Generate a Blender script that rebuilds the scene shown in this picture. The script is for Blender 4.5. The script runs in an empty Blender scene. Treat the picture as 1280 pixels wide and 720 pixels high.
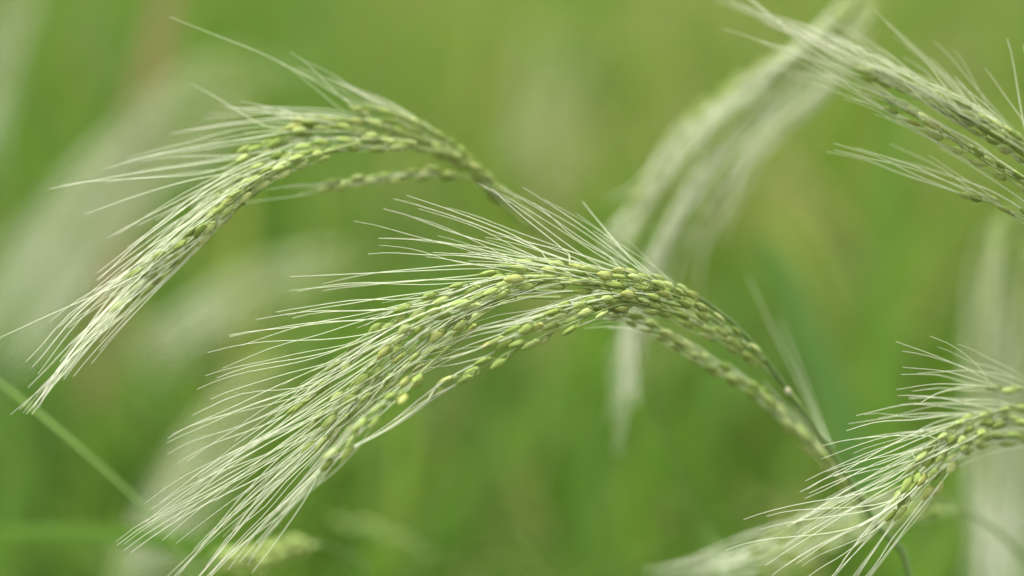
import bpy, math, random
import numpy as np
from mathutils import Matrix, Vector

random.seed(7)
rng = np.random.default_rng(7)
SC = bpy.context.scene
COL = SC.collection

# ------------------------------------------------------------------ camera
CAM_Z, PITCH, LENS, D0 = 1.35, math.radians(12), 100.0, 1.07
cam_d = bpy.data.cameras.new("camera")
cam = bpy.data.objects.new("camera", cam_d)
COL.objects.link(cam)
cam.location = (0, 0, CAM_Z)
cam.rotation_euler = (math.radians(90) - PITCH, 0, 0)
cam_d.lens, cam_d.sensor_width = LENS, 36.0
cam_d.clip_start, cam_d.clip_end = 0.02, 4000
cam_d.dof.use_dof = True
cam_d.dof.focus_distance = D0 - 0.008
cam_d.dof.aperture_fstop = 2.8
SC.camera = cam

# ------------------------------------------------------------------ light: bright overcast day
SUN_EL, SUN_ROT = math.radians(78), math.radians(-50)
world = bpy.data.worlds.new("World")
SC.world = world
world.use_nodes = True
wn, wl = world.node_tree.nodes, world.node_tree.links
bg = wn["Background"]
sky = wn.new("ShaderNodeTexSky")
sky.sky_type = 'NISHITA'
sky.sun_disc = False
sky.sun_elevation, sky.sun_rotation = SUN_EL, SUN_ROT
sky.air_density, sky.dust_density = 1.0, 4.0
hs = wn.new("ShaderNodeHueSaturation")          # cloud cover: the sky is nearly white
hs.inputs["Saturation"].default_value = 0.08
wl.new(sky.outputs[0], hs.inputs["Color"])
wl.new(hs.outputs[0], bg.inputs["Color"])
bg.inputs["Strength"].default_value = 0.15
sun_d = bpy.data.lights.new("sun", 'SUN')
sun_d.energy, sun_d.angle, sun_d.color = 1.2, math.radians(40), (1.0, 0.96, 0.88)
sun = bpy.data.objects.new("sun", sun_d)
COL.objects.link(sun)
sdir = Vector((math.sin(SUN_ROT) * math.cos(SUN_EL), math.cos(SUN_ROT) * math.cos(SUN_EL), math.sin(SUN_EL)))
sun.rotation_euler = (-sdir).to_track_quat('-Z', 'Y').to_euler()
sun.location = (-1, 1, 4)

SC.view_settings.view_transform = 'Standard'
SC.view_settings.look = 'None'
SC.view_settings.exposure = 1.62
SC.view_settings.gamma = 1.0
SC.render.engine = 'CYCLES'
SC.cycles.use_denoising = True
SC.cycles.max_bounces = 8
SC.cycles.adaptive_threshold = 0.004
SC.cycles.transmission_bounces = 6

# ------------------------------------------------------------------ materials
def new_mat(name):
    m = bpy.data.materials.new(name)
    m.use_nodes = True
    n = m.node_tree.nodes
    n.clear()
    return m, n, m.node_tree.links

def leafy(name, ramp, rough=0.55, trans=0.35, noise_scale=90, attr=None, rand=True, spec=0.25, noise_amt=0.35, bump=0.0, stripe=None):
    """plant tissue: colour from a ramp (per-object random + noise), part of the light passes through"""
    m, n, l = new_mat(name)
    out = n.new("ShaderNodeOutputMaterial")
    b = n.new("ShaderNodeBsdfPrincipled")
    b.inputs["Roughness"].default_value = rough
    b.inputs["Specular IOR Level"].default_value = spec
    t = n.new("ShaderNodeBsdfTranslucent")
    mix = n.new("ShaderNodeMixShader")
    mix.inputs[0].default_value = trans
    rp = n.new("ShaderNodeValToRGB")
    el = rp.color_ramp.elements
    while len(el) < len(ramp):
        el.new(0.5)
    for e, (p, c) in zip(el, ramp):
        e.position = p
        e.color = (*c, 1)
    tc = n.new("ShaderNodeTexCoord")
    nz = n.new("ShaderNodeTexNoise")
    nz.inputs["Scale"].default_value = noise_scale
    nz.inputs["Detail"].default_value = 4
    l.new(tc.outputs["Object"], nz.inputs["Vector"])
    a = n.new("ShaderNodeMath"); a.operation = 'SUBTRACT'; a.inputs[1].default_value = 0.5
    l.new(nz.outputs["Fac"], a.inputs[0])
    mu = n.new("ShaderNodeMath"); mu.operation = 'MULTIPLY_ADD'; mu.inputs[1].default_value = noise_amt
    l.new(a.outputs[0], mu.inputs[0])
    if attr:
        at = n.new("ShaderNodeAttribute"); at.attribute_name = attr
        l.new(at.outputs["Fac"], mu.inputs[2])
    elif rand:
        oi = n.new("ShaderNodeObjectInfo")
        l.new(oi.outputs["Random"], mu.inputs[2])
    else:
        mu.inputs[2].default_value = 0.5
    l.new(mu.outputs[0], rp.inputs[0])
    col = rp.outputs[0]
    if stripe:                                   # fine ribs along the hull (object Z is the long axis)
        wv = n.new("ShaderNodeTexWave")
        wv.wave_type = 'BANDS'; wv.bands_direction = 'X'
        wv.inputs["Scale"].default_value = stripe
        wv.inputs["Distortion"].default_value = 0.6
        l.new(tc.outputs["Object"], wv.inputs["Vector"])
        mx = n.new("ShaderNodeMixRGB"); mx.blend_type = 'MULTIPLY'
        mr = n.new("ShaderNodeMapRange"); mr.inputs[3].default_value = 0.72; mr.inputs[4].default_value = 1.08
        l.new(wv.outputs["Fac"], mr.inputs[0])
        mx.inputs[0].default_value = 1.0
        l.new(col, mx.inputs[1]); l.new(mr.outputs[0], mx.inputs[2])
        col = mx.outputs[0]
    l.new(col, b.inputs["Base Color"])
    l.new(col, t.inputs["Color"])
    if bump:
        bp = n.new("ShaderNodeBump"); bp.inputs["Strength"].default_value = bump
        bp.inputs["Distance"].default_value = 0.0004
        n2 = n.new("ShaderNodeTexNoise"); n2.inputs["Scale"].default_value = 900
        l.new(tc.outputs["Object"], n2.inputs["Vector"])
        l.new(n2.outputs["Fac"], bp.inputs["Height"])
        l.new(bp.outputs[0], b.inputs["Normal"])
    l.new(b.outputs[0], mix.inputs[1]); l.new(t.outputs[0], mix.inputs[2])
    l.new(mix.outputs[0], out.inputs[0])
    return m

M_GRAIN = leafy("grain_hull", [(0.0, (0.24, 0.33, 0.07)), (0.4, (0.32, 0.42, 0.11)), (0.8, (0.42, 0.50, 0.18)), (1.0, (0.36, 0.40, 0.10))],
                spec=0.15, rough=0.6, trans=0.22, noise_scale=350, noise_amt=0.8, bump=0.5, stripe=420)
M_BROWN = leafy("grain_hull_ripe", [(0.0, (0.38, 0.36, 0.10)), (1.0, (0.42, 0.39, 0.13))], rough=0.5, trans=0.15, noise_scale=350, bump=0.5, stripe=420)
M_DARK = leafy("grain_hull_dull", [(0.0, (0.20, 0.20, 0.07)), (1.0, (0.28, 0.28, 0.10))], rough=0.6, trans=0.1, noise_scale=350, bump=0.5)
M_AWN = leafy("awn_straw", [(0.0, (0.42, 0.52, 0.24)), (0.3, (0.62, 0.69, 0.45)), (0.7, (0.75, 0.79, 0.60)), (1.0, (0.80, 0.80, 0.66))], rough=0.4, trans=0.35, noise_scale=60, noise_amt=0.3, attr="tone", spec=0.4)
M_STEM = leafy("green_stem", [(0.0, (0.085, 0.15, 0.035)), (1.0, (0.15, 0.23, 0.06))], rough=0.45, trans=0.12, noise_scale=40, rand=False, noise_amt=1.2)
M_BRANCH = leafy("panicle_branch", [(0.0, (0.20, 0.29, 0.08)), (1.0, (0.32, 0.40, 0.14))], rough=0.5, trans=0.2, noise_scale=80, noise_amt=0.8)
M_NODE = leafy("pale_node", [(0.0, (0.45, 0.45, 0.28)), (1.0, (0.6, 0.58, 0.4))], rough=0.5, trans=0.2)
LEAF_RAMP = [(0.0, (0.047, 0.135, 0.016)), (0.3, (0.078, 0.178, 0.012)), (0.6, (0.135, 0.225, 0.022)), (0.8, (0.23, 0.27, 0.06)), (1.0, (0.38, 0.31, 0.16))]
M_LEAF = leafy("rice_leaf", LEAF_RAMP, rough=0.5, trans=0.52, noise_scale=25, attr="tone", noise_amt=0.2, spec=0.18)
M_LEAFG = leafy("rice_leaf_fresh", [(0.0, (0.085, 0.20, 0.018)), (1.0, (0.13, 0.25, 0.03))], rough=0.5, trans=0.45, noise_scale=25, noise_amt=0.5)

M_LEAFP = leafy("rice_leaf_pale", [(0.0, (0.18, 0.30, 0.06)), (1.0, (0.24, 0.34, 0.09))], rough=0.5, trans=0.4, noise_scale=25, noise_amt=0.5)
M_LEAFBL = leafy("rice_leaf_bluish", [(0.0, (0.095, 0.205, 0.04)), (1.0, (0.13, 0.24, 0.055))], rough=0.5, trans=0.4, noise_scale=25, noise_amt=0.5)
M_LEAFB = leafy("rice_leaf_dry", [(0.0, (0.20, 0.16, 0.06)), (1.0, (0.28, 0.22, 0.09))], rough=0.6, trans=0.3, noise_scale=25, noise_amt=0.5)

def soil_mat():
    m, n, l = new_mat("paddy_soil")
    out = n.new("ShaderNodeOutputMaterial"); b = n.new("ShaderNodeBsdfPrincipled")
    nz = n.new("ShaderNodeTexNoise"); nz.inputs["Scale"].default_value = 6; nz.inputs["Detail"].default_value = 8
    rp = n.new("ShaderNodeValToRGB")
    rp.color_ramp.elements[0].color = (0.05, 0.04, 0.025, 1); rp.color_ramp.elements[1].color = (0.13, 0.10, 0.06, 1)
    bp = n.new("ShaderNodeBump"); bp.inputs["Strength"].default_value = 0.6; bp.inputs["Distance"].default_value = 0.03
    tc = n.new("ShaderNodeTexCoord")
    l.new(tc.outputs["Object"], nz.inputs["Vector"]); l.new(nz.outputs["Fac"], rp.inputs[0])
    l.new(nz.outputs["Fac"], bp.inputs["Height"]); l.new(bp.outputs[0], b.inputs["Normal"])
    l.new(rp.outputs[0], b.inputs["Base Color"]); b.inputs["Roughness"].default_value = 0.85
    l.new(b.outputs[0], out.inputs[0])
    return m

# ------------------------------------------------------------------ geometry helpers
FWD = np.array([0, math.cos(PITCH), -math.sin(PITCH)])
UP = np.array([0, math.sin(PITCH), math.cos(PITCH)])
RGT = np.array([1.0, 0, 0])
CAMP = np.array([0, 0, CAM_Z])

def P(px, py, dd=0.0):
    """a spot of the photograph (1280x720) at D0+dd metres from the lens, as a point of the field"""
    d = D0 + dd
    s = 0.36 / 1280 * d
    return CAMP + FWD * d + RGT * ((px - 640) * s) - UP * ((py - 360) * s)

def unit(v):
    return v / (np.linalg.norm(v) + 1e-12)

def spline(pts, n):
    """Catmull-Rom through pts, resampled at n even steps"""
    p = np.array(pts, float)
    if len(p) == 2:
        return p[0] + (p[1] - p[0]) * np.linspace(0, 1, n)[:, None]
    q = np.vstack([2 * p[0] - p[1], p, 2 * p[-1] - p[-2]])
    res = []
    u = np.linspace(0, 1, 14, endpoint=False)[:, None]
    for i in range(1, len(q) - 2):
        a, b, c, d = q[i - 1], q[i], q[i + 1], q[i + 2]
        res.append(0.5 * (2 * b + (c - a) * u + (2 * a - 5 * b + 4 * c - d) * u ** 2 + (-a + 3 * b - 3 * c + d) * u ** 3))
    res = np.vstack(res + [p[-1:]])
    s = np.concatenate([[0], np.cumsum(np.linalg.norm(np.diff(res, axis=0), axis=1))])
    t = np.linspace(0, s[-1], n)
    return np.stack([np.interp(t, s, res[:, k]) for k in range(3)], 1)

def path_len(p):
    return float(np.linalg.norm(np.diff(p, axis=0), axis=1).sum())

class MB:
    def __init__(self):
        self.v, self.f, self.tone, self.nv = [], [], [], 0
    def add(self, v, f, tone=None):
        v = np.asarray(v, float)
        self.v.append(v)
        f = np.asarray(f)
        self.f.append(f + self.nv)
        if tone is not None:
            self.tone.append(np.broadcast_to(np.asarray(tone, float), (len(v),)))
        self.nv += len(v)
    def mesh(self, name, mat, smooth=True):
        me = bpy.data.meshes.new(name)
        v = np.vstack(self.v)
        faces = []
        for f in self.f:
            faces += f.tolist()
        me.from_pydata(v.tolist(), [], faces)
        if self.tone:
            a = me.attributes.new("tone", 'FLOAT', 'POINT')
            a.data.foreach_set("value", np.concatenate(self.tone).astype(np.float32))
        if smooth:
            me.shade_smooth()
        me.materials.append(mat)
        return me

def tube(path, radii, ns=5):
    p = np.asarray(path, float)
    n = len(p)
    t = np.gradient(p, axis=0)
    t /= np.linalg.norm(t, axis=1)[:, None] + 1e-12
    ref = np.array([0.31, 0.85, 0.42])
    a = np.cross(t, ref); a /= np.linalg.norm(a, axis=1)[:, None] + 1e-9
    b = np.cross(t, a)
    ang = np.linspace(0, 2 * math.pi, ns, endpoint=False)
    r = np.broadcast_to(np.asarray(radii, float), (n,))
    v = p[:, None, :] + r[:, None, None] * (np.cos(ang)[None, :, None] * a[:, None, :] + np.sin(ang)[None, :, None] * b[:, None, :])
    v = v.reshape(-1, 3)
    i = np.arange(n - 1)[:, None] * ns
    k = np.arange(ns)[None, :]
    k2 = (k + 1) % ns
    f = np.stack([i + k, i + k2, i + ns + k2, i + ns + k], -1).reshape(-1, 4)
    return v, f

def grain_shape(seg, rings, L, W, T, lean):
    """husked rice spikelet along +Z: two boat-shaped hulls meeting in a groove, keel ridges, beaked tip"""
    zs = np.linspace(0, 1, rings)
    prof = np.sin(np.pi * np.clip(zs, 0, 1) ** 0.92) ** 0.62
    prof = prof * (1 - 0.25 * zs ** 3)
    prof[0], prof[-1] = 0.16, 0.10
    ang = np.linspace(0, 2 * math.pi, seg, endpoint=False)
    vs = []
    for z, q in zip(zs, prof):
        for a in ang:
            rr = 1.0
            if seg >= 10:
                side = abs(math.sin(a))
                rr = 1 + 0.07 * math.cos(4 * a) - (0.10 if 0.80 < side < 0.99 and math.cos(a) > 0 else 0)
            x = math.cos(a) * W / 2 * q * rr + lean * W * math.sin(math.pi * z) * 0.25
            y = math.sin(a) * T / 2 * q * rr
            vs.append((x, y, z * L))
    fs = []
    for i in range(rings - 1):
        for k in range(seg):
            k2 = (k + 1) % seg
            fs.append((i * seg + k, i * seg + k2, (i + 1) * seg + k2, (i + 1) * seg + k))
    return np.array(vs), fs, [list(range(seg))[::-1], [(rings - 1) * seg + k for k in range(seg)]]

GRAIN_L = 0.0072
def grain_mesh(seg, rings, L, W, T, lean, mat, name="grain", scales=True):
    v, f, caps = grain_shape(seg, rings, L, W, T, lean)
    fs = [list(x) for x in f] + caps
    v = v.tolist()
    if scales:                                   # two little sterile scales clasping the base
        for sx in (-1, 1):
            b = len(v)
            v += [(sx * W * 0.12, -T * 0.25, -0.0002), (sx * W * 0.12, T * 0.25, -0.0002),
                  (sx * W * 0.47, T * 0.30, L * 0.14), (sx * W * 0.47, -T * 0.30, L * 0.14), (sx * W * 0.50, 0, L * 0.30)]
            fs += [[b, b + 1, b + 2, b + 3], [b + 3, b + 2, b + 4]]
    me = bpy.data.meshes.new(name)
    me.from_pydata(v, [], fs)
    me.shade_smooth()
    me.materials.append(mat)
    return me

VAR = [(1.0, 1.0, 1.0, .3), (1.06, .94, .9, -.2), (.92, 1.05, 1.0, .5), (1.02, .88, .85, 0.1), (.97, 1.1, 1.05, -.4), (1.1, 1.0, .95, .2)]
def variants(seg, rings, mat, scales=True):
    return [grain_mesh(seg, rings, GRAIN_L * a, 0.0031 * b, 0.0023 * c, l, mat, scales=scales) for a, b, c, l in VAR]
G_FINE = variants(12, 9, M_GRAIN)
G_BROWN = variants(12, 9, M_BROWN)
G_DARK = variants(12, 9, M_DARK)
G_LOW = variants(6, 6, M_GRAIN, False)

def link(name, data, parent=None):
    o = bpy.data.objects.new(name, data)
    COL.objects.link(o)
    if parent:
        o.parent = parent
    return o

def thing(name, loc, label, cat, group=None):
    o = bpy.data.objects.new(name, None)
    o.empty_display_size = 0.02
    COL.objects.link(o)
    o.location = loc
    o["label"], o["category"] = label, cat
    if group:
        o["group"] = group
    return o

def awn_path(p0, d0, p3, n, wav=1.0, sag=0.0):
    L = np.linalg.norm(p3 - p0)
    ch = unit(p3 - p0)
    p1 = p0 + d0 * L * 0.30
    e = unit(ch + np.array([0, 0, -sag]))
    p2 = p3 - e * L * 0.35
    t = np.linspace(0, 1, n)[:, None]
    c = (1 - t) ** 3 * p0 + 3 * (1 - t) ** 2 * t * p1 + 3 * (1 - t) * t ** 2 * p2 + t ** 3 * p3
    u = unit(np.cross(ch, rng.normal(size=3)))
    w = unit(np.cross(ch, u))
    f1, f2 = rng.uniform(0.7, 2.0, 2)
    ph = rng.uniform(0, 6.28, 2)
    env = np.sin(np.pi * np.clip(t * 0.9, 0, 1)) * t ** .5
    A = L * 0.008 * wav * (2.4 if rng.random() < .08 else 1)
    return c + env * (u * A * np.sin(6.28 * f1 * t + ph[0]) + w * A * np.sin(6.28 * f2 * t + ph[1]))

def awn_radii(n, r):
    t = np.linspace(0, 1, n)
    return r * (1 - 0.72 * t)

# ------------------------------------------------------------------ a rice stalk with its nodding panicle
def panicle(label, stem, branches, base=None, fine=True, stuff=False, group="nodding awned rice panicles",
            node=None, awn_r=0.00029, stem_r=0.0010, spacing=0.0030, extra=(), awn_seg=12, ripe=0.0, gscale=1.0, per_awn=1):
    sp = [P(*q) for q in stem]
    tang = unit(sp[0] - sp[1])
    b0 = sp[0] + tang * 0.10 + np.array([0, 0, -0.12])
    if base is None:
        base = np.array([b0[0] + tang[0] * 0.05, b0[1] + tang[1] * 0.05, 0])
    else:
        base = np.array([*base, 0.0])
    mid = (b0 * 0.5 + base * 0.5) + np.array([tang[0] * 0.02, 0, 0])
    root = thing("rice_panicle", tuple(base), label, "rice panicle", group)
    full = spline([base, mid, b0] + sp, 70)
    m = MB()
    rad = np.interp(np.linspace(0, 1, 70), [0, .6, .85, .93, 1], [stem_r * 2.2, stem_r * 1.4, stem_r, stem_r * .5, stem_r * 0.3])
    m.add(*tube(full - base, rad, 8))
    link("stem", m.mesh("stem", M_STEM), root)
    if node:
        nb = MB()
        c = P(*node) - base
        t = np.linspace(-1, 1, 6)
        ax = unit(sp[3] - sp[2])
        nb.add(*tube(c + t[:, None] * ax * 0.0016, 0.0012 * np.sqrt(1.08 - t ** 2), 8))
        link("node", nb.mesh("node", M_NODE), root)
    gs, aw = MB(), MB()
    grains = []
    for bi, B in enumerate(branches):
        path = spline([P(*q) for q in B["pts"]], 60)
        L = path_len(path)
        bm = MB()
        bm.add(*tube(path - base, np.linspace(0.0006, 0.00025, 60), 5))
        g0, g1 = B.get("g", (0.15, 1.0))
        n = max(2, int((g1 - g0) * L / B.get("sp", spacing)))
        tg = np.array([(*q, 0.0)[:3] for q in B["tg"]], float)
        jit = B.get("jit", 20) * .8
        for k in range(n):
            u = (k + rng.uniform(-.2, .2)) / (n - 1) if n > 1 else 1
            u = min(max(u, 0), 1)
            t = g0 + (g1 - g0) * u
            i = min(int(t * 59), 58)
            pt = path[i] + (path[i + 1] - path[i]) * (t * 59 - i)
            tan = unit(path[min(i + 2, 59)] - path[max(i - 2, 0)])
            # spikelets sit alternately round the branch
            phi = (k % 3) * 2.094 + rng.uniform(-.5, .5) + bi
            a = unit(np.cross(tan, FWD)); b = np.cross(tan, a)
            side = a * math.cos(phi) + b * math.sin(phi)
            off = 0.0018 * B.get("off", 1) if t < 0.985 else 0.0002
            p0 = pt + side * off
            ax = unit(tan + side * rng.uniform(.02, .17) + rng.normal(size=3) * 0.035)
            bm.add(*tube(np.array([pt - tan * 0.002, p0]) - base, 0.00028, 4))
            sc = rng.uniform(.86, 1.10) * gscale
            X = unit(np.cross(ax, rng.normal(size=3) * .7 + side))
            Y = np.cross(ax, X)
            R = np.stack([X, Y, ax], 1)
            tip = p0 + ax * GRAIN_L * sc * 0.97
            # awn
            q = np.array([np.interp(u, np.linspace(0, 1, len(tg)), tg[:, c]) for c in range(3)])
            if k % 4 == 0:                       # neighbouring awns run together in loose strands
                strand, strand_d = rng.normal(size=2) * jit, rng.normal() * .009
            q[:2] += strand + rng.normal(size=2) * jit * .42
            q[2] += strand_d + rng.normal() * 0.004
            tp = P(*q)
            tp = tip + (tp - tip) * rng.uniform(0.86, 1.12)
            v = rng.random()
            Lq = np.linalg.norm(tp - tip)
            if v < B.get("awn", 0.96) and Lq > 0.012:
                ap = awn_path(tip - ax * 0.0006, ax, tp, awn_seg, sag=0.12)
                at, af = tube(ap, awn_radii(awn_seg, awn_r * rng.uniform(.7, 1.1)), 4)
                tn = np.repeat(np.linspace(0, .75, awn_seg) ** .7, 4) + rng.uniform(-.1, .35)
            else:
                at = None
            if stuff:
                gv, gf, _ = grain_shape(6, 5, GRAIN_L * sc, 0.0035 * sc, 0.0025 * sc, .2)
                gs.add(gv @ R.T + p0 - base, gf)
                if at is not None:
                    aw.add(at - base, af, tn)
            else:
                r = rng.random()
                pool = G_FINE if fine else G_LOW
                if fine and (r < ripe or (k == n - 1 and B.get("tip_ripe"))): pool = G_BROWN
                elif fine and r < ripe + 0.008: pool = G_DARK
                g = link("grain", pool[rng.integers(6)], root)
                M4 = Matrix.LocRotScale(Vector(p0 - base), Matrix(R.tolist()).to_quaternion(), Vector((sc, sc, sc)))
                g.matrix_local = M4
                grains.append((g, p0, R, sc, tip))
                if at is not None:
                    am = MB(); am.add(((at - p0) @ R) / sc, af, tn)
                    link("awn", am.mesh("awn", M_AWN), g)
        link("branch", bm.mesh("branch", M_BRANCH), root)
    for E in extra:
        ep = spline([P(*(*q, 0.0)[:3]) for q in E], 26)
        if stuff or not grains:
            continue
        g = min(grains, key=lambda G: np.linalg.norm(G[4] - ep[0]))
        ep[0] = g[4]; ep[1] = (ep[0] + ep[2]) / 2
        at, af = tube(ep, awn_radii(26, awn_r * 1.05), 4)
        am = MB(); am.add(((at - g[1]) @ g[2]) / g[3], af, np.repeat(np.linspace(.2, .9, 26), 4))
        link("awn", am.mesh("awn", M_AWN), g[0])
    if stuff:
        o = link("grain_cluster", gs.mesh("grain_cluster", M_GRAIN), root); o["kind"] = "stuff"
        o = link("awn_tuft", aw.mesh("awn_tuft", M_AWN), root); o["kind"] = "stuff"
    return root

# ------------------------------------------------------------------ setting: soil and the field's foliage
soil = MB()
xs = np.concatenate([[-900, -200, -40], np.linspace(-8, 8, 33), [40, 200, 900]])
ys = np.concatenate([[-900, -200, -40], np.linspace(-6, 12, 37), [40, 200, 1500]])
X, Y = np.meshgrid(xs, ys)
Z = np.where((abs(X) < 9) & (abs(Y) < 13), 0.015 * np.sin(X * 5.1 + Y) * np.cos(Y * 4.3), 0) - 0.02
nx = len(xs)
idx = np.arange(len(ys) - 1)[:, None] * nx + np.arange(nx - 1)[None, :]
soil.add(np.stack([X.ravel(), Y.ravel(), Z.ravel()], 1), np.stack([idx, idx + 1, idx + nx + 1, idx + nx], -1).reshape(-1, 4))
so = link("field_soil", soil.mesh("field_soil", soil_mat()))
so["kind"] = "structure"

def blade(base, az, length, width, rise, droop, ns=9, twist=0.0):
    """arching ribbon leaf with a folded midrib"""
    s = np.linspace(0, 1, ns)
    pitch = rise - droop * s ** 1.7
    dl = length / (ns - 1)
    h = np.concatenate([[0], np.cumsum(np.cos(pitch[:-1]) * dl)])
    z = np.concatenate([[0], np.cumsum(np.sin(pitch[:-1]) * dl)])
    d = np.array([math.cos(az), math.sin(az), 0])
    c = np.array(base)[None] + h[:, None] * d + z[:, None] * np.array([0, 0, 1.0])
    w = width * 0.5 * np.minimum(1, 0.55 + s * 2.2) * np.sqrt(np.clip(1 - s ** 3, 0.002, 1))
    a = az + math.pi / 2 + twist * s
    sd = np.stack([np.cos(a), np.sin(a), np.zeros(ns)], 1)
    l = c + sd * w[:, None]; r = c - sd * w[:, None]
    mid = c - np.stack([np.zeros(ns), np.zeros(ns), w * 0.35], 1)
    v = np.stack([l, mid, r], 1).reshape(-1, 3)
    i = np.arange(ns - 1)[:, None] * 3
    f = np.concatenate([np.stack([i, i + 1, i + 4, i + 3], -1).reshape(-1, 4), np.stack([i + 1, i + 2, i + 5, i + 4], -1).reshape(-1, 4)])
    return v, f

def patch(x, y):
    """how ripe the field is at a spot (0 dark green .. 1 straw)"""
    a = math.atan2(x, y) * 57.3
    v = 0.40 + 0.08 * math.sin(a * 0.9 + y * 0.5) + 0.07 * math.sin(a * 2.3 + 1 + y * .2) + 0.07 * math.sin(x * 7 + 2) * math.cos(y * 3)
    v += 0.17 * max(0, min(1, (y - 2.2) / 1.2)) * max(0, min(1, (x + .60) / .6))      # the far right of the field is riper
    return v

fol = MB()
nb = 0
for _ in range(6800):                                     # tillers: one stem, four or five leaves each
    y = 0.2 + 7.8 * rng.random() ** 0.8
    x = rng.uniform(-1, 1) * (0.45 + 0.27 * y)
    top_frame = CAM_Z - y * math.tan(PITCH + math.radians(5.8))     # the stand in front is shorter: it never reaches the view
    lim = min(0.95, 0.74 + 0.085 * (y - 1.7)) if y > 1.72 else min(0.76, top_frame - 0.09)
    if lim < 0.15:
        continue
    h = lim * rng.uniform(.78, 1.0)
    ton = patch(x, y) + rng.normal() * 0.13
    st = np.array([[0, 0, 0], [rng.normal() * .02, rng.normal() * .02, h * .5], [rng.normal() * .04, rng.normal() * .04, h * .85]]) + np.array([x, y, -0.02])
    fol.add(*tube(st, [0.003, 0.0025, 0.0015], 3), tone=min(1, max(0, ton - .05)))
    for k in range(rng.integers(3, 6)):
        z0 = h * rng.uniform(.25, .72)
        ln = min(rng.uniform(.25, .5), (h - z0) * 1.5 + .08)
        az = rng.uniform(0, 6.283)
        tt = min(1, max(0, ton + rng.normal() * .10 + (0.35 if rng.random() < .06 else 0)))
        fol.add(*blade((x + rng.normal() * .01, y + rng.normal() * .01, z0), az, ln, rng.uniform(.008, .014), rng.uniform(1.0, 1.45), rng.uniform(.3, 1.9), twist=rng.normal() * .6), tone=tt)
fo = link("rice_foliage", fol.mesh("rice_foliage", M_LEAF))
fo["kind"] = "stuff"
fo["label"] = "soft mass of green rice leaves filling the field behind the panicles"

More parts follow.
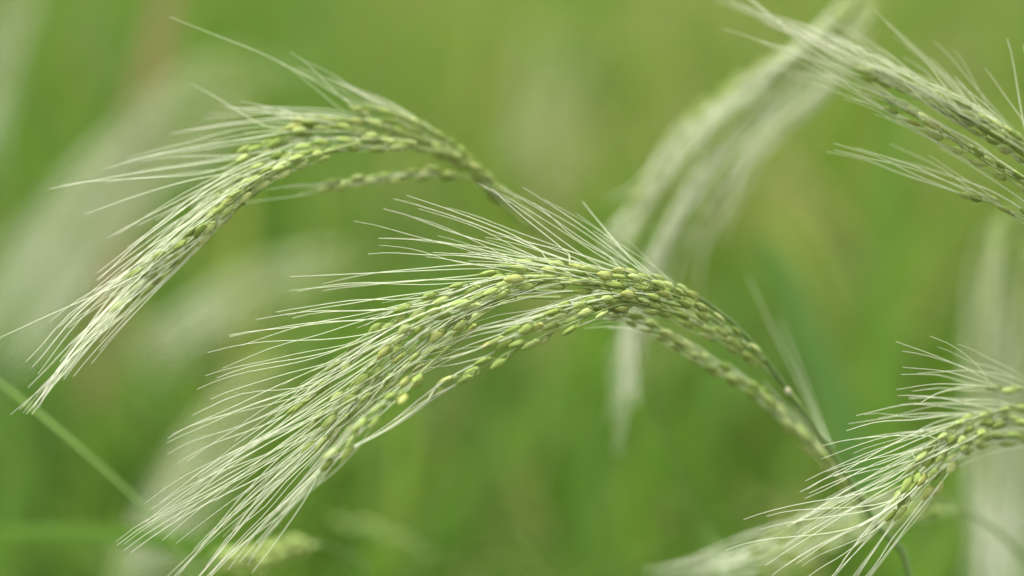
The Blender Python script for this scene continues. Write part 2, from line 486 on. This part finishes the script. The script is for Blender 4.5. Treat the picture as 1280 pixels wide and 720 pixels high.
# ------------------------------------------------------------------ the panicles
# 1. the sharp one across the middle
panicle("large sharp rice panicle arching across the middle with white awns fanned to lower left",
    [(1140, 730, .075), (1100, 662, .074), (1060, 597, .071), (1020, 537, .066), (985, 490, .060), (950, 440, .050), (910, 398, .038),
     (860, 365, .022), (800, 347, .010), (740, 344, .004), (680, 352, .002), (620, 376, .0)],
    [dict(pts=[(905, 400, .035), (850, 365, .02), (800, 347, .01), (743, 343, .0), (706, 336, 0), (677, 331, 0), (643, 331, 0)], g=(.15, 1),
          tg=[(720, 285, .01), (620, 262, .01), (540, 258, 0), (490, 280, 0), (465, 300, 0), (462, 322, 0)], jit=16, awn=.85),
     dict(pts=[(880, 385, .02), (820, 362, .01), (760, 352, 0), (700, 345, -.005), (640, 342, -.008), (585, 359, -.01), (535, 379, -.01), (493, 399, -.01),
               (450, 437, -.005), (406, 479, 0), (375, 507, 0)], g=(.08, 1),
          tg=[(640, 310, 0), (540, 332, 0), (420, 385, 0), (300, 432, 0), (225, 520, 0), (180, 660, 0)], jit=18, awn=.85),
     dict(pts=[(860, 385, .015), (760, 362, -.005), (690, 352, -.012), (647, 353, -.015), (610, 372, -.02), (568, 384, -.02), (527, 400, -.02), (495, 430, -.02),
               (465, 462, -.02), (435, 490, -.018), (400, 525, -.015)],
          tg=[(580, 370, -.01), (450, 430, -.01), (330, 520, -.01), (205, 625, -.005), (155, 710, 0)], jit=20, awn=.9),
     dict(pts=[(720, 365, .01), (640, 366, 0), (590, 391, -.01), (550, 416, -.015), (510, 446, -.02), (470, 481, -.02), (430, 516, -.02), (395, 552, -.02)],
          tg=[(480, 440, -.01), (350, 560, -.02), (225, 675, -.02), (165, 755, -.01)], jit=18),
     dict(pts=[(700, 372, .015), (640, 375, .012), (590, 402, .01), (552, 433, .01), (520, 455, .01), (490, 475, .008), (455, 505, .005), (420, 545, 0)], g=(.3, 1),
          tg=[(450, 505, .01), (330, 610, .01), (265, 700, .01), (228, 760, 0)], jit=16),
     dict(pts=[(600, 410, .0), (555, 440, -.015), (522, 470, -.03), (496, 496, -.045), (474, 509, -.047), (462, 525, -.048), (446, 539, -.049), (436, 555, -.049), (416, 575, -.049)],
          g=(.40, 1), sp=.0041, tg=[(430, 555, -.046), (375, 620, -.045), (310, 700, -.04), (272, 725, -.035)], jit=8, awn=.5),
     dict(pts=[(850, 382, .01), (790, 370, -.005), (745, 377, -.015), (715, 385, -.02), (685, 396, -.025), (650, 412, -.027), (618, 428, -.028)], g=(.1, 1), sp=.0036,
          tg=[(690, 400, -.01), (600, 405, -.01), (530, 435, -.005), (490, 462, -.005)], jit=8, tip_ripe=True),
     dict(pts=[(850, 392, .01), (785, 380, -.005), (735, 396, -.02), (690, 415, -.025), (652, 433, -.028), (606, 457, -.03), (580, 471, -.03), (557, 484, -.03)], g=(.1, 1), sp=.0046,
          tg=[(640, 450, -.02), (560, 480, -.03), (500, 520, -.03), (430, 570, -.03)], jit=5, awn=.08),
     dict(pts=[(1085, 652, .10), (1045, 590, .09), (995, 540, .085), (955, 497, .08), (915, 472, .07), (870, 445, .058), (825, 415, .04), (785, 396, .022), (750, 386, .012)], g=(.05, 1),
          tg=[(985, 500, .09), (910, 450, .08), (840, 425, .05), (760, 400, .02), (680, 405, .01)], jit=10, awn=.8),
     dict(pts=[(955, 450, .045), (905, 410, .03), (860, 378, .015), (820, 360, .005), (780, 350, -.005), (740, 350, -.01)], g=(.05, 1),
          tg=[(860, 340, .03), (740, 300, .01), (640, 310, -.01), (560, 335, -.01)], jit=16, awn=.4),
     dict(pts=[(1000, 505, .06), (950, 455, .055), (905, 425, .045), (860, 400, .035), (815, 380, .025), (770, 368, .015)], g=(.2, 1),
          tg=[(850, 370, .05), (740, 335, .03), (680, 380, .01), (620, 400, .01)], jit=12)],
    node=(985, 489, .0585), ripe=.0, stem_r=.0013, spacing=.0037,
    extra=[[(556, 483, -.03), (525, 507, -.03), (480, 538, -.03), (440, 558, -.03), (405, 580, -.03), (384, 620, -.03), (350, 670, -.03), (315, 716, -.03)],
           [(560, 480, -.03), (530, 508, -.03), (490, 535, -.03), (450, 556, -.03), (400, 590, -.03), (355, 640, -.03), (290, 690, -.03), (262, 718, -.03)],
           [(558, 482, -.03), (515, 516, -.03), (470, 545, -.03), (430, 564, -.03), (385, 600, -.03), (330, 655, -.03), (285, 712, -.03)],
           [(556, 484, -.031), (522, 511, -.032), (478, 541, -.033), (436, 563, -.032), (390, 598, -.031), (345, 650, -.03), (300, 702, -.03)],
           [(558, 484, -.029), (531, 504, -.029), (494, 531, -.029), (452, 553, -.03), (408, 578, -.03), (378, 618, -.03), (322, 680, -.03)],
           [(640, 335, 0), (560, 337, 0), (470, 341, 0), (362, 346, 0)],
           [(770, 325, .01), (720, 298, .01), (690, 272, .01), (668, 254, .01)], [(720, 325, .005), (690, 300, .005), (650, 268, .005), (615, 236, .005)],
           [(690, 322, 0), (640, 293, 0), (570, 265, 0), (508, 244, 0)], [(1060, 610, .1), (1010, 500, .13), (970, 420, .14), (935, 345, .15)],
           [(1065, 620, .1), (1030, 540, .13), (1000, 460, .14), (975, 400, .15)], [(820, 350, .01), (790, 325, .01), (755, 285, .02), (728, 252, .03)]])

# 2. upper left
panicle("rice panicle at the upper left whose long awns hang to the left edge",
    [(900, 715, .32), (885, 680, .40), (850, 590, .38), (815, 500, .36), (745, 372, .32), (690, 310, .25), (640, 264, .15), (600, 221, .10), (565, 193, .085),
     (510, 172, .066), (450, 165, .05), (390, 170, .04), (330, 200, .035)],
    [dict(pts=[(630, 250, .097), (590, 207, .085), (560, 181, .075), (520, 156, .065), (480, 142, .06), (452, 137, .055)], g=(.0, 1), sp=.0040,
          tg=[(540, 165, .08), (440, 115, .065), (390, 90, .055), (340, 68, .045)], jit=10, awn=.75),
     dict(pts=[(680, 295, .13), (650, 266, .105), (620, 238, .095), (590, 212, .085), (562, 195, .075)], g=(.1, 1), awn=.25,
          tg=[(600, 220, .1), (560, 190, .09), (500, 170, .07)], jit=6),
     dict(pts=[(610, 225, .09), (565, 196, .075), (515, 175, .065), (465, 158, .055), (410, 152, .05), (375, 155, .045)], g=(.1, 1),
          tg=[(470, 150, .06), (350, 130, .05), (290, 120, .045), (250, 130, .04)], jit=16, awn=.6),
     dict(pts=[(560, 190, .07), (500, 183, .055), (440, 182, .045), (390, 187, .035), (340, 205, .03), (300, 230, .025), (262, 262, .02)],
          tg=[(400, 180, .05), (250, 240, .03), (150, 300, .02), (90, 380, .01), (40, 450, .01)]),
     dict(pts=[(520, 178, .06), (450, 168, .05), (390, 162, .045), (340, 180, .04), (310, 192, .035)],
          tg=[(350, 165, .05), (220, 167, .04), (160, 190, .03), (140, 215, .03), (90, 240, .02)], jit=14, awn=.75),
     dict(pts=[(590, 225, .09), (545, 217, .08), (490, 222, .07), (440, 228, .06), (415, 234, .055)], g=(.1, 1), sp=.0036, off=.7, awn=.55,
          tg=[(420, 235, .06), (360, 242, .05), (330, 243, .045), (300, 254, .04)], jit=5),
     dict(pts=[(450, 178, .045), (390, 195, .03), (345, 215, .02), (305, 240, .015), (270, 270, .01), (235, 300, .01), (200, 325, .01), (175, 340, .01)],
          tg=[(240, 260, .02), (150, 350, .01), (70, 440, .005), (25, 490, .0)], jit=16),
     dict(pts=[(420, 182, .04), (360, 202, .035), (320, 230, .03), (285, 264, .025), (245, 305, .02), (195, 348, .02), (155, 378, .02)],
          tg=[(230, 310, .02), (130, 410, .01), (60, 475, .0), (35, 500, .0)], jit=14)],
    extra=[[(452, 137, .055), (400, 105, .05), (330, 68, .04), (270, 44, .035), (212, 21, .03)], [(320, 195, .035), (250, 205, .03), (160, 218, .02), (62, 236, .015)],
           [(300, 215, .03), (240, 225, .02), (170, 245, .02), (106, 268, .01)], [(200, 330, .01), (140, 360, .0), (70, 390, .0), (0, 422, .0)]],
    ripe=.0, stem_r=.0007)

# 3. upper right, nearer than the focus
panicle("half soft rice panicle entering from the upper right edge above the others",
    [(1390, 340, .02), (1340, 272, .0), (1270, 222, -.005), (1200, 179, -.015), (1140, 140, -.025), (1100, 115, -.035)],
    [dict(pts=[(1320, 232, -0.025), (1270, 188, -0.025), (1225, 161, -0.031), (1180, 131, -0.034), (1130, 106, -0.040), (1085, 90, -0.046)], g=(0, 1), sp=.0022,
          tg=[(1190, 105, -0.043), (1100, 70, -0.056), (1000, 35, -0.068), (930, 5, -0.074), (885, -10, -0.081)], jit=16),
     dict(pts=[(1330, 226, -0.031), (1280, 184, -0.031), (1240, 160, -0.034), (1200, 136, -0.037)], g=(0, 1), sp=.0030,
          tg=[(1200, 120, -0.050), (1130, 95, -0.056), (1050, 65, -0.062), (980, 45, -0.068)], jit=12),
     dict(pts=[(1330, 268, -0.012), (1280, 230, -0.015), (1235, 204, -0.022), (1190, 174, -0.028), (1150, 150, -0.031), (1118, 130, -0.037)], g=(0, 1), sp=.0032,
          tg=[(1190, 165, -0.031), (1100, 120, -0.050), (1010, 80, -0.068), (930, 45, -0.074)], jit=12, awn=.8),
     dict(pts=[(1330, 300, -0.019), (1285, 274, -0.022), (1250, 258, -0.025), (1215, 246, -0.028)], g=(0, 1), sp=.0042,
          tg=[(1170, 170, -0.031), (1110, 180, -0.037), (1060, 190, -0.043), (1020, 172, -0.050)], jit=10),
     dict(pts=[(1345, 240, -0.031), (1305, 200, -0.034), (1265, 172, -0.037), (1235, 155, -0.037)], g=(0, 1), sp=.0040,
          tg=[(1275, 55, -0.043), (1230, 85, -0.050), (1140, 40, -0.056), (1100, 20, -0.062)], jit=12, awn=.8)],
    awn_r=.00034, gscale=.92, base=(.40, 1.12), ripe=.0)

# 4. lower right
panicle("rice panicle at the lower right edge with wiry white awns spraying leftward",
    [(1420, 680, .08), (1370, 590, .07), (1310, 552, .06), (1270, 546, .05), (1235, 548, .045), (1200, 560, .03), (1165, 590, .02)],
    [dict(pts=[(1330, 525, .055), (1270, 513, .045), (1225, 522, .03), (1185, 545, .015), (1150, 580, .005), (1130, 610, 0)], g=(0, 1),
          tg=[(1120, 505, .0), (1060, 545, .0), (1000, 605, .0), (940, 680, 0)], jit=14),
     dict(pts=[(1330, 535, .04), (1260, 528, .04), (1210, 545, .02), (1170, 575, .01), (1140, 615, 0), (1120, 640, 0)], g=(0, 1),
          tg=[(1110, 560, 0), (1030, 615, 0), (980, 690, 0), (1000, 725, 0)], jit=14),
     dict(pts=[(1330, 560, .055), (1270, 550, .05), (1235, 550, .045), (1205, 562, .03), (1185, 585, .02), (1165, 610, .015)], g=(0, 1),
          tg=[(1110, 610, .01), (1070, 680, .0), (1050, 725, 0), (1080, 730, 0)], jit=13),
     dict(pts=[(1330, 505, .06), (1290, 487, .05), (1252, 486, .045)], g=(0, 1),
          tg=[(1180, 425, .0), (1135, 432, .0), (1135, 465, .0), (1130, 487, .0), (1150, 505, 0)], jit=8)],
    extra=[[(1250, 485, .045), (1215, 465, .02), (1170, 445, .005), (1120, 427, 0)], [(1250, 485, .045), (1220, 475, .02), (1180, 464, .005), (1128, 459, 0)],
           [(1250, 486, .045), (1220, 482, .02), (1170, 480, .005), (1120, 487, 0)], [(1240, 484, .045), (1220, 455, .02), (1190, 432, .005), (1162, 420, 0)],
           [(1150, 560, .005), (1100, 580, .0), (1040, 595, 0), (1000, 615, 0)], [(1170, 545, .01), (1110, 545, .0), (1060, 550, 0), (1028, 557, 0)]],
    base=(.47, 1.18), ripe=.0, spacing=.0041, awn_r=.00030)

# 5. soft one hanging in the middle distance
panicle("soft pale rice panicle sweeping down from the top edge behind the middle one",
    [(1320, 330, .40), (1305, 60, .38), (1240, -95, .36), (1160, -120, .34), (1100, -60, .33), (1050, 25, .32), (990, 85, .31), (920, 140, .30), (870, 200, .30), (830, 270, .30)],
    [dict(pts=[(1095, -50, 0.270), (1045, 30, 0.260), (985, 85, 0.250), (920, 125, 0.250), (865, 175, 0.240), (825, 235, 0.240), (795, 295, 0.240)], g=(.05, 1),
          tg=[(960, 90, 0.250), (850, 190, 0.250), (800, 270, 0.250), (775, 320, 0.250), (762, 350, 0.250)], awn=.65),
     dict(pts=[(1098, -40, 0.270), (1045, 55, 0.260), (980, 112, 0.250), (910, 175, 0.250), (865, 240, 0.250), (830, 300, 0.250), (800, 360, 0.250), (787, 410, 0.250)], g=(.05, 1),
          tg=[(960, 130, 0.250), (860, 250, 0.250), (800, 370, 0.250), (780, 470, 0.250), (772, 540, 0.250)], awn=.8),
     dict(pts=[(1105, -20, 0.280), (1065, 70, 0.270), (1010, 130, 0.270), (945, 185, 0.260), (900, 245, 0.260), (868, 300, 0.260)], g=(.05, 1),
          tg=[(980, 160, 0.260), (900, 250, 0.260), (865, 320, 0.260), (845, 370, 0.260)], awn=.65),
     dict(pts=[(1100, -40, 0.260), (1050, 20, 0.250), (1000, 60, 0.250), (930, 100, 0.240), (870, 143, 0.230), (825, 200, 0.230), (790, 260, 0.230)], g=(.05, 1),
          tg=[(900, 120, 0.230), (820, 210, 0.230), (785, 270, 0.230), (755, 310, 0.230)], awn=.65),
     dict(pts=[(960, 130, 0.250), (890, 200, 0.260), (845, 270, 0.260), (815, 340, 0.250), (800, 400, 0.250), (792, 450, 0.250)], g=(.2, 1),
          tg=[(820, 350, 0.250), (795, 430, 0.250), (780, 500, 0.250), (770, 530, 0.250), (782, 560, 0.250)], jit=14)],
    base=(.50, 1.62), fine=False, awn_seg=8, awn_r=.00048, spacing=.0036, gscale=1.12)

def soft(label, line, width, dep, tail, base=None, nb=4, ripe=.0, gs=1.0, stem=None, sp=.0042, aw=.6):
    """a panicle far out of focus: spine given base to tip in photo spots, branches laid round it"""
    pts = [(x, y, dep) for x, y in line]
    brs = []
    n = len(line)
    for b in range(nb):
        o = (b - (nb - 1) / 2) / max(1, nb - 1) * width
        zz = rng.uniform(-.04, .04)
        q = []
        for i, (x, y) in enumerate(line):
            x2, y2 = line[min(i + 1, n - 1)]; x1, y1 = line[max(i - 1, 0)]
            l = math.hypot(x2 - x1, y2 - y1) or 1
            f = min(1, i / 1.5)
            q.append((x - (y2 - y1) / l * o * f, y + (x2 - x1) / l * o * f, dep + zz * f))
        tx, ty = tail
        last = q[-1]
        mid = q[n // 2]
        brs.append(dict(pts=q, tg=[(mid[0], mid[1], mid[2]), (last[0] + tx * .5, last[1] + ty * .5, last[2]), (last[0] + tx, last[1] + ty, last[2])], jit=width * .25 + 8, awn=aw))
    st = stem or []
    panicle(label, [(x, y, dep + .02) for x, y in st] + pts, brs, base=base, stuff=True, awn_seg=6, awn_r=.00042, stem_r=.0012, spacing=sp, gscale=gs)

soft("soft pale panicle hanging straight down along the right edge", [(1290, 250), (1262, 290), (1250, 380), (1246, 480), (1255, 620)], 66, .40, (10, 180), nb=5, aw=.85, sp=.0034, stem=[(1380, 420), (1330, 270)])
soft("soft yellowish panicle low down behind the lower right one", [(1210, 640), (1150, 630), (1080, 645), (1010, 675), (960, 700)], 40, .16, (-130, 30), stem=[(1300, 760), (1260, 680)])
soft("big blurred pale panicle drooping down the left side", [(370, 90), (310, 95), (230, 150), (150, 230), (90, 310)], 90, .95, (-110, 150), nb=6, sp=.0030, stem=[(480, 200), (420, 120)])
soft("blurred pale panicle cut off by the top left corner", [(60, -60), (30, -30), (5, 30), (-15, 110)], 60, .9, (-40, 130), nb=5, stem=[(120, 20), (90, -40)])
soft("blurred pale panicle seen between the two sharp ones on the left", [(470, 322), (420, 325), (350, 350), (290, 380)], 50, .85, (-130, 80), nb=4, stem=[(560, 420), (510, 345)])
soft("blurred pale panicle behind the drooping awn tips at lower left", [(380, 440), (330, 470), (290, 520), (250, 580), (225, 630)], 56, .75, (-60, 120), nb=5, aw=.8, stem=[(470, 560), (420, 460)])
soft("small yellowish panicle at the bottom edge left of centre", [(400, 680), (365, 684), (330, 694), (290, 700)], 18, .20, (-60, 30), nb=3, sp=.003, aw=.05, gs=1.15, stem=[(470, 760), (440, 700)])
soft("faint upright pale panicle in the far field at top centre", [(720, 10), (700, 30), (690, 100), (688, 160)], 60, 1.6, (-5, 110), nb=3, sp=.006, stem=[(760, 120), (740, 30)])
soft("faint pale streak of a panicle low in the centre of the field", [(560, 700), (530, 688), (470, 660), (430, 652)], 6, .40, (-70, 10), nb=1, sp=.006, aw=.3, stem=[(640, 790), (600, 730)])

# ------------------------------------------------------------------ single leaves that can be told apart
def leaf(label, pts, width, nrm=(0, -.6, .8), mat=None):
    p = spline([P(*q) for q in pts], 20)
    base = np.array([p[0][0], p[0][1], p[0][2]])
    t = np.gradient(p, axis=0); t /= np.linalg.norm(t, axis=1)[:, None]
    sd = np.cross(t, np.array(nrm)); sd /= np.linalg.norm(sd, axis=1)[:, None]
    s = np.linspace(0, 1, 20)
    w = width / 2 * np.minimum(1, .6 + s * 2) * np.sqrt(np.clip(1 - s ** 3, .01, 1))
    up = np.cross(sd, t)
    v = np.stack([p + sd * w[:, None], p + up * (w * .35)[:, None], p - sd * w[:, None]], 1).reshape(-1, 3) - base
    i = np.arange(19)[:, None] * 3
    f = np.concatenate([np.stack([i, i + 1, i + 4, i + 3], -1).reshape(-1, 4), np.stack([i + 1, i + 2, i + 5, i + 4], -1).reshape(-1, 4)])
    m = MB(); m.add(v, f)
    o = link("rice_leaf", m.mesh("rice_leaf", mat or M_LEAFG))
    o.location = base
    o["label"], o["category"], o["group"] = label, "leaf", "single rice leaves"
    return o

leaf("thin green leaf slanting down from the left edge below the hanging awns", [(260, 740, .18), (190, 645, .16), (100, 560, .14), (0, 478, .13), (-60, 440, .12)], .0042, nrm=(0, -.2, 1), mat=M_LEAFP)
leaf("flat green leaf lying level along the lower left edge", [(330, 700, .34), (200, 675, .32), (90, 668, .31), (-60, 668, .30)], .0095, nrm=(0, -.9, .35))
leaf("faint dry brown leaf upright near the top left corner", [(110, 500, 1.4), (150, 300, 1.4), (185, 110, 1.4), (225, -90, 1.4)], .026, nrm=(0, -1, .2), mat=M_LEAFB)
leaf("broad vivid green blade standing upright right of the middle panicle", [(1120, 760, 1.1), (1112, 520, 1.1), (1108, 330, 1.1), (1120, 180, 1.1), (1150, 60, 1.1)], .026, nrm=(0, -1, .2))
leaf("bright green blade standing upright at the left edge near the bottom", [(-20, 780, .8), (5, 680, .8), (18, 570, .8), (10, 470, .8)], .012, nrm=(0, -1, .2))
leaf("soft light green blade slanting up behind the bottom centre", [(430, 800, 1.0), (520, 690, 1.0), (620, 570, 1.0), (700, 490, 1.0), (760, 450, 1.0)], .018, nrm=(0, -1, .2))
leaf("bluish green blade standing behind the stem of the middle panicle", [(1090, 640, .85), (1050, 520, .85), (1000, 400, .85), (955, 290, .85)], .024, nrm=(0, -1, .2), mat=M_LEAFBL)
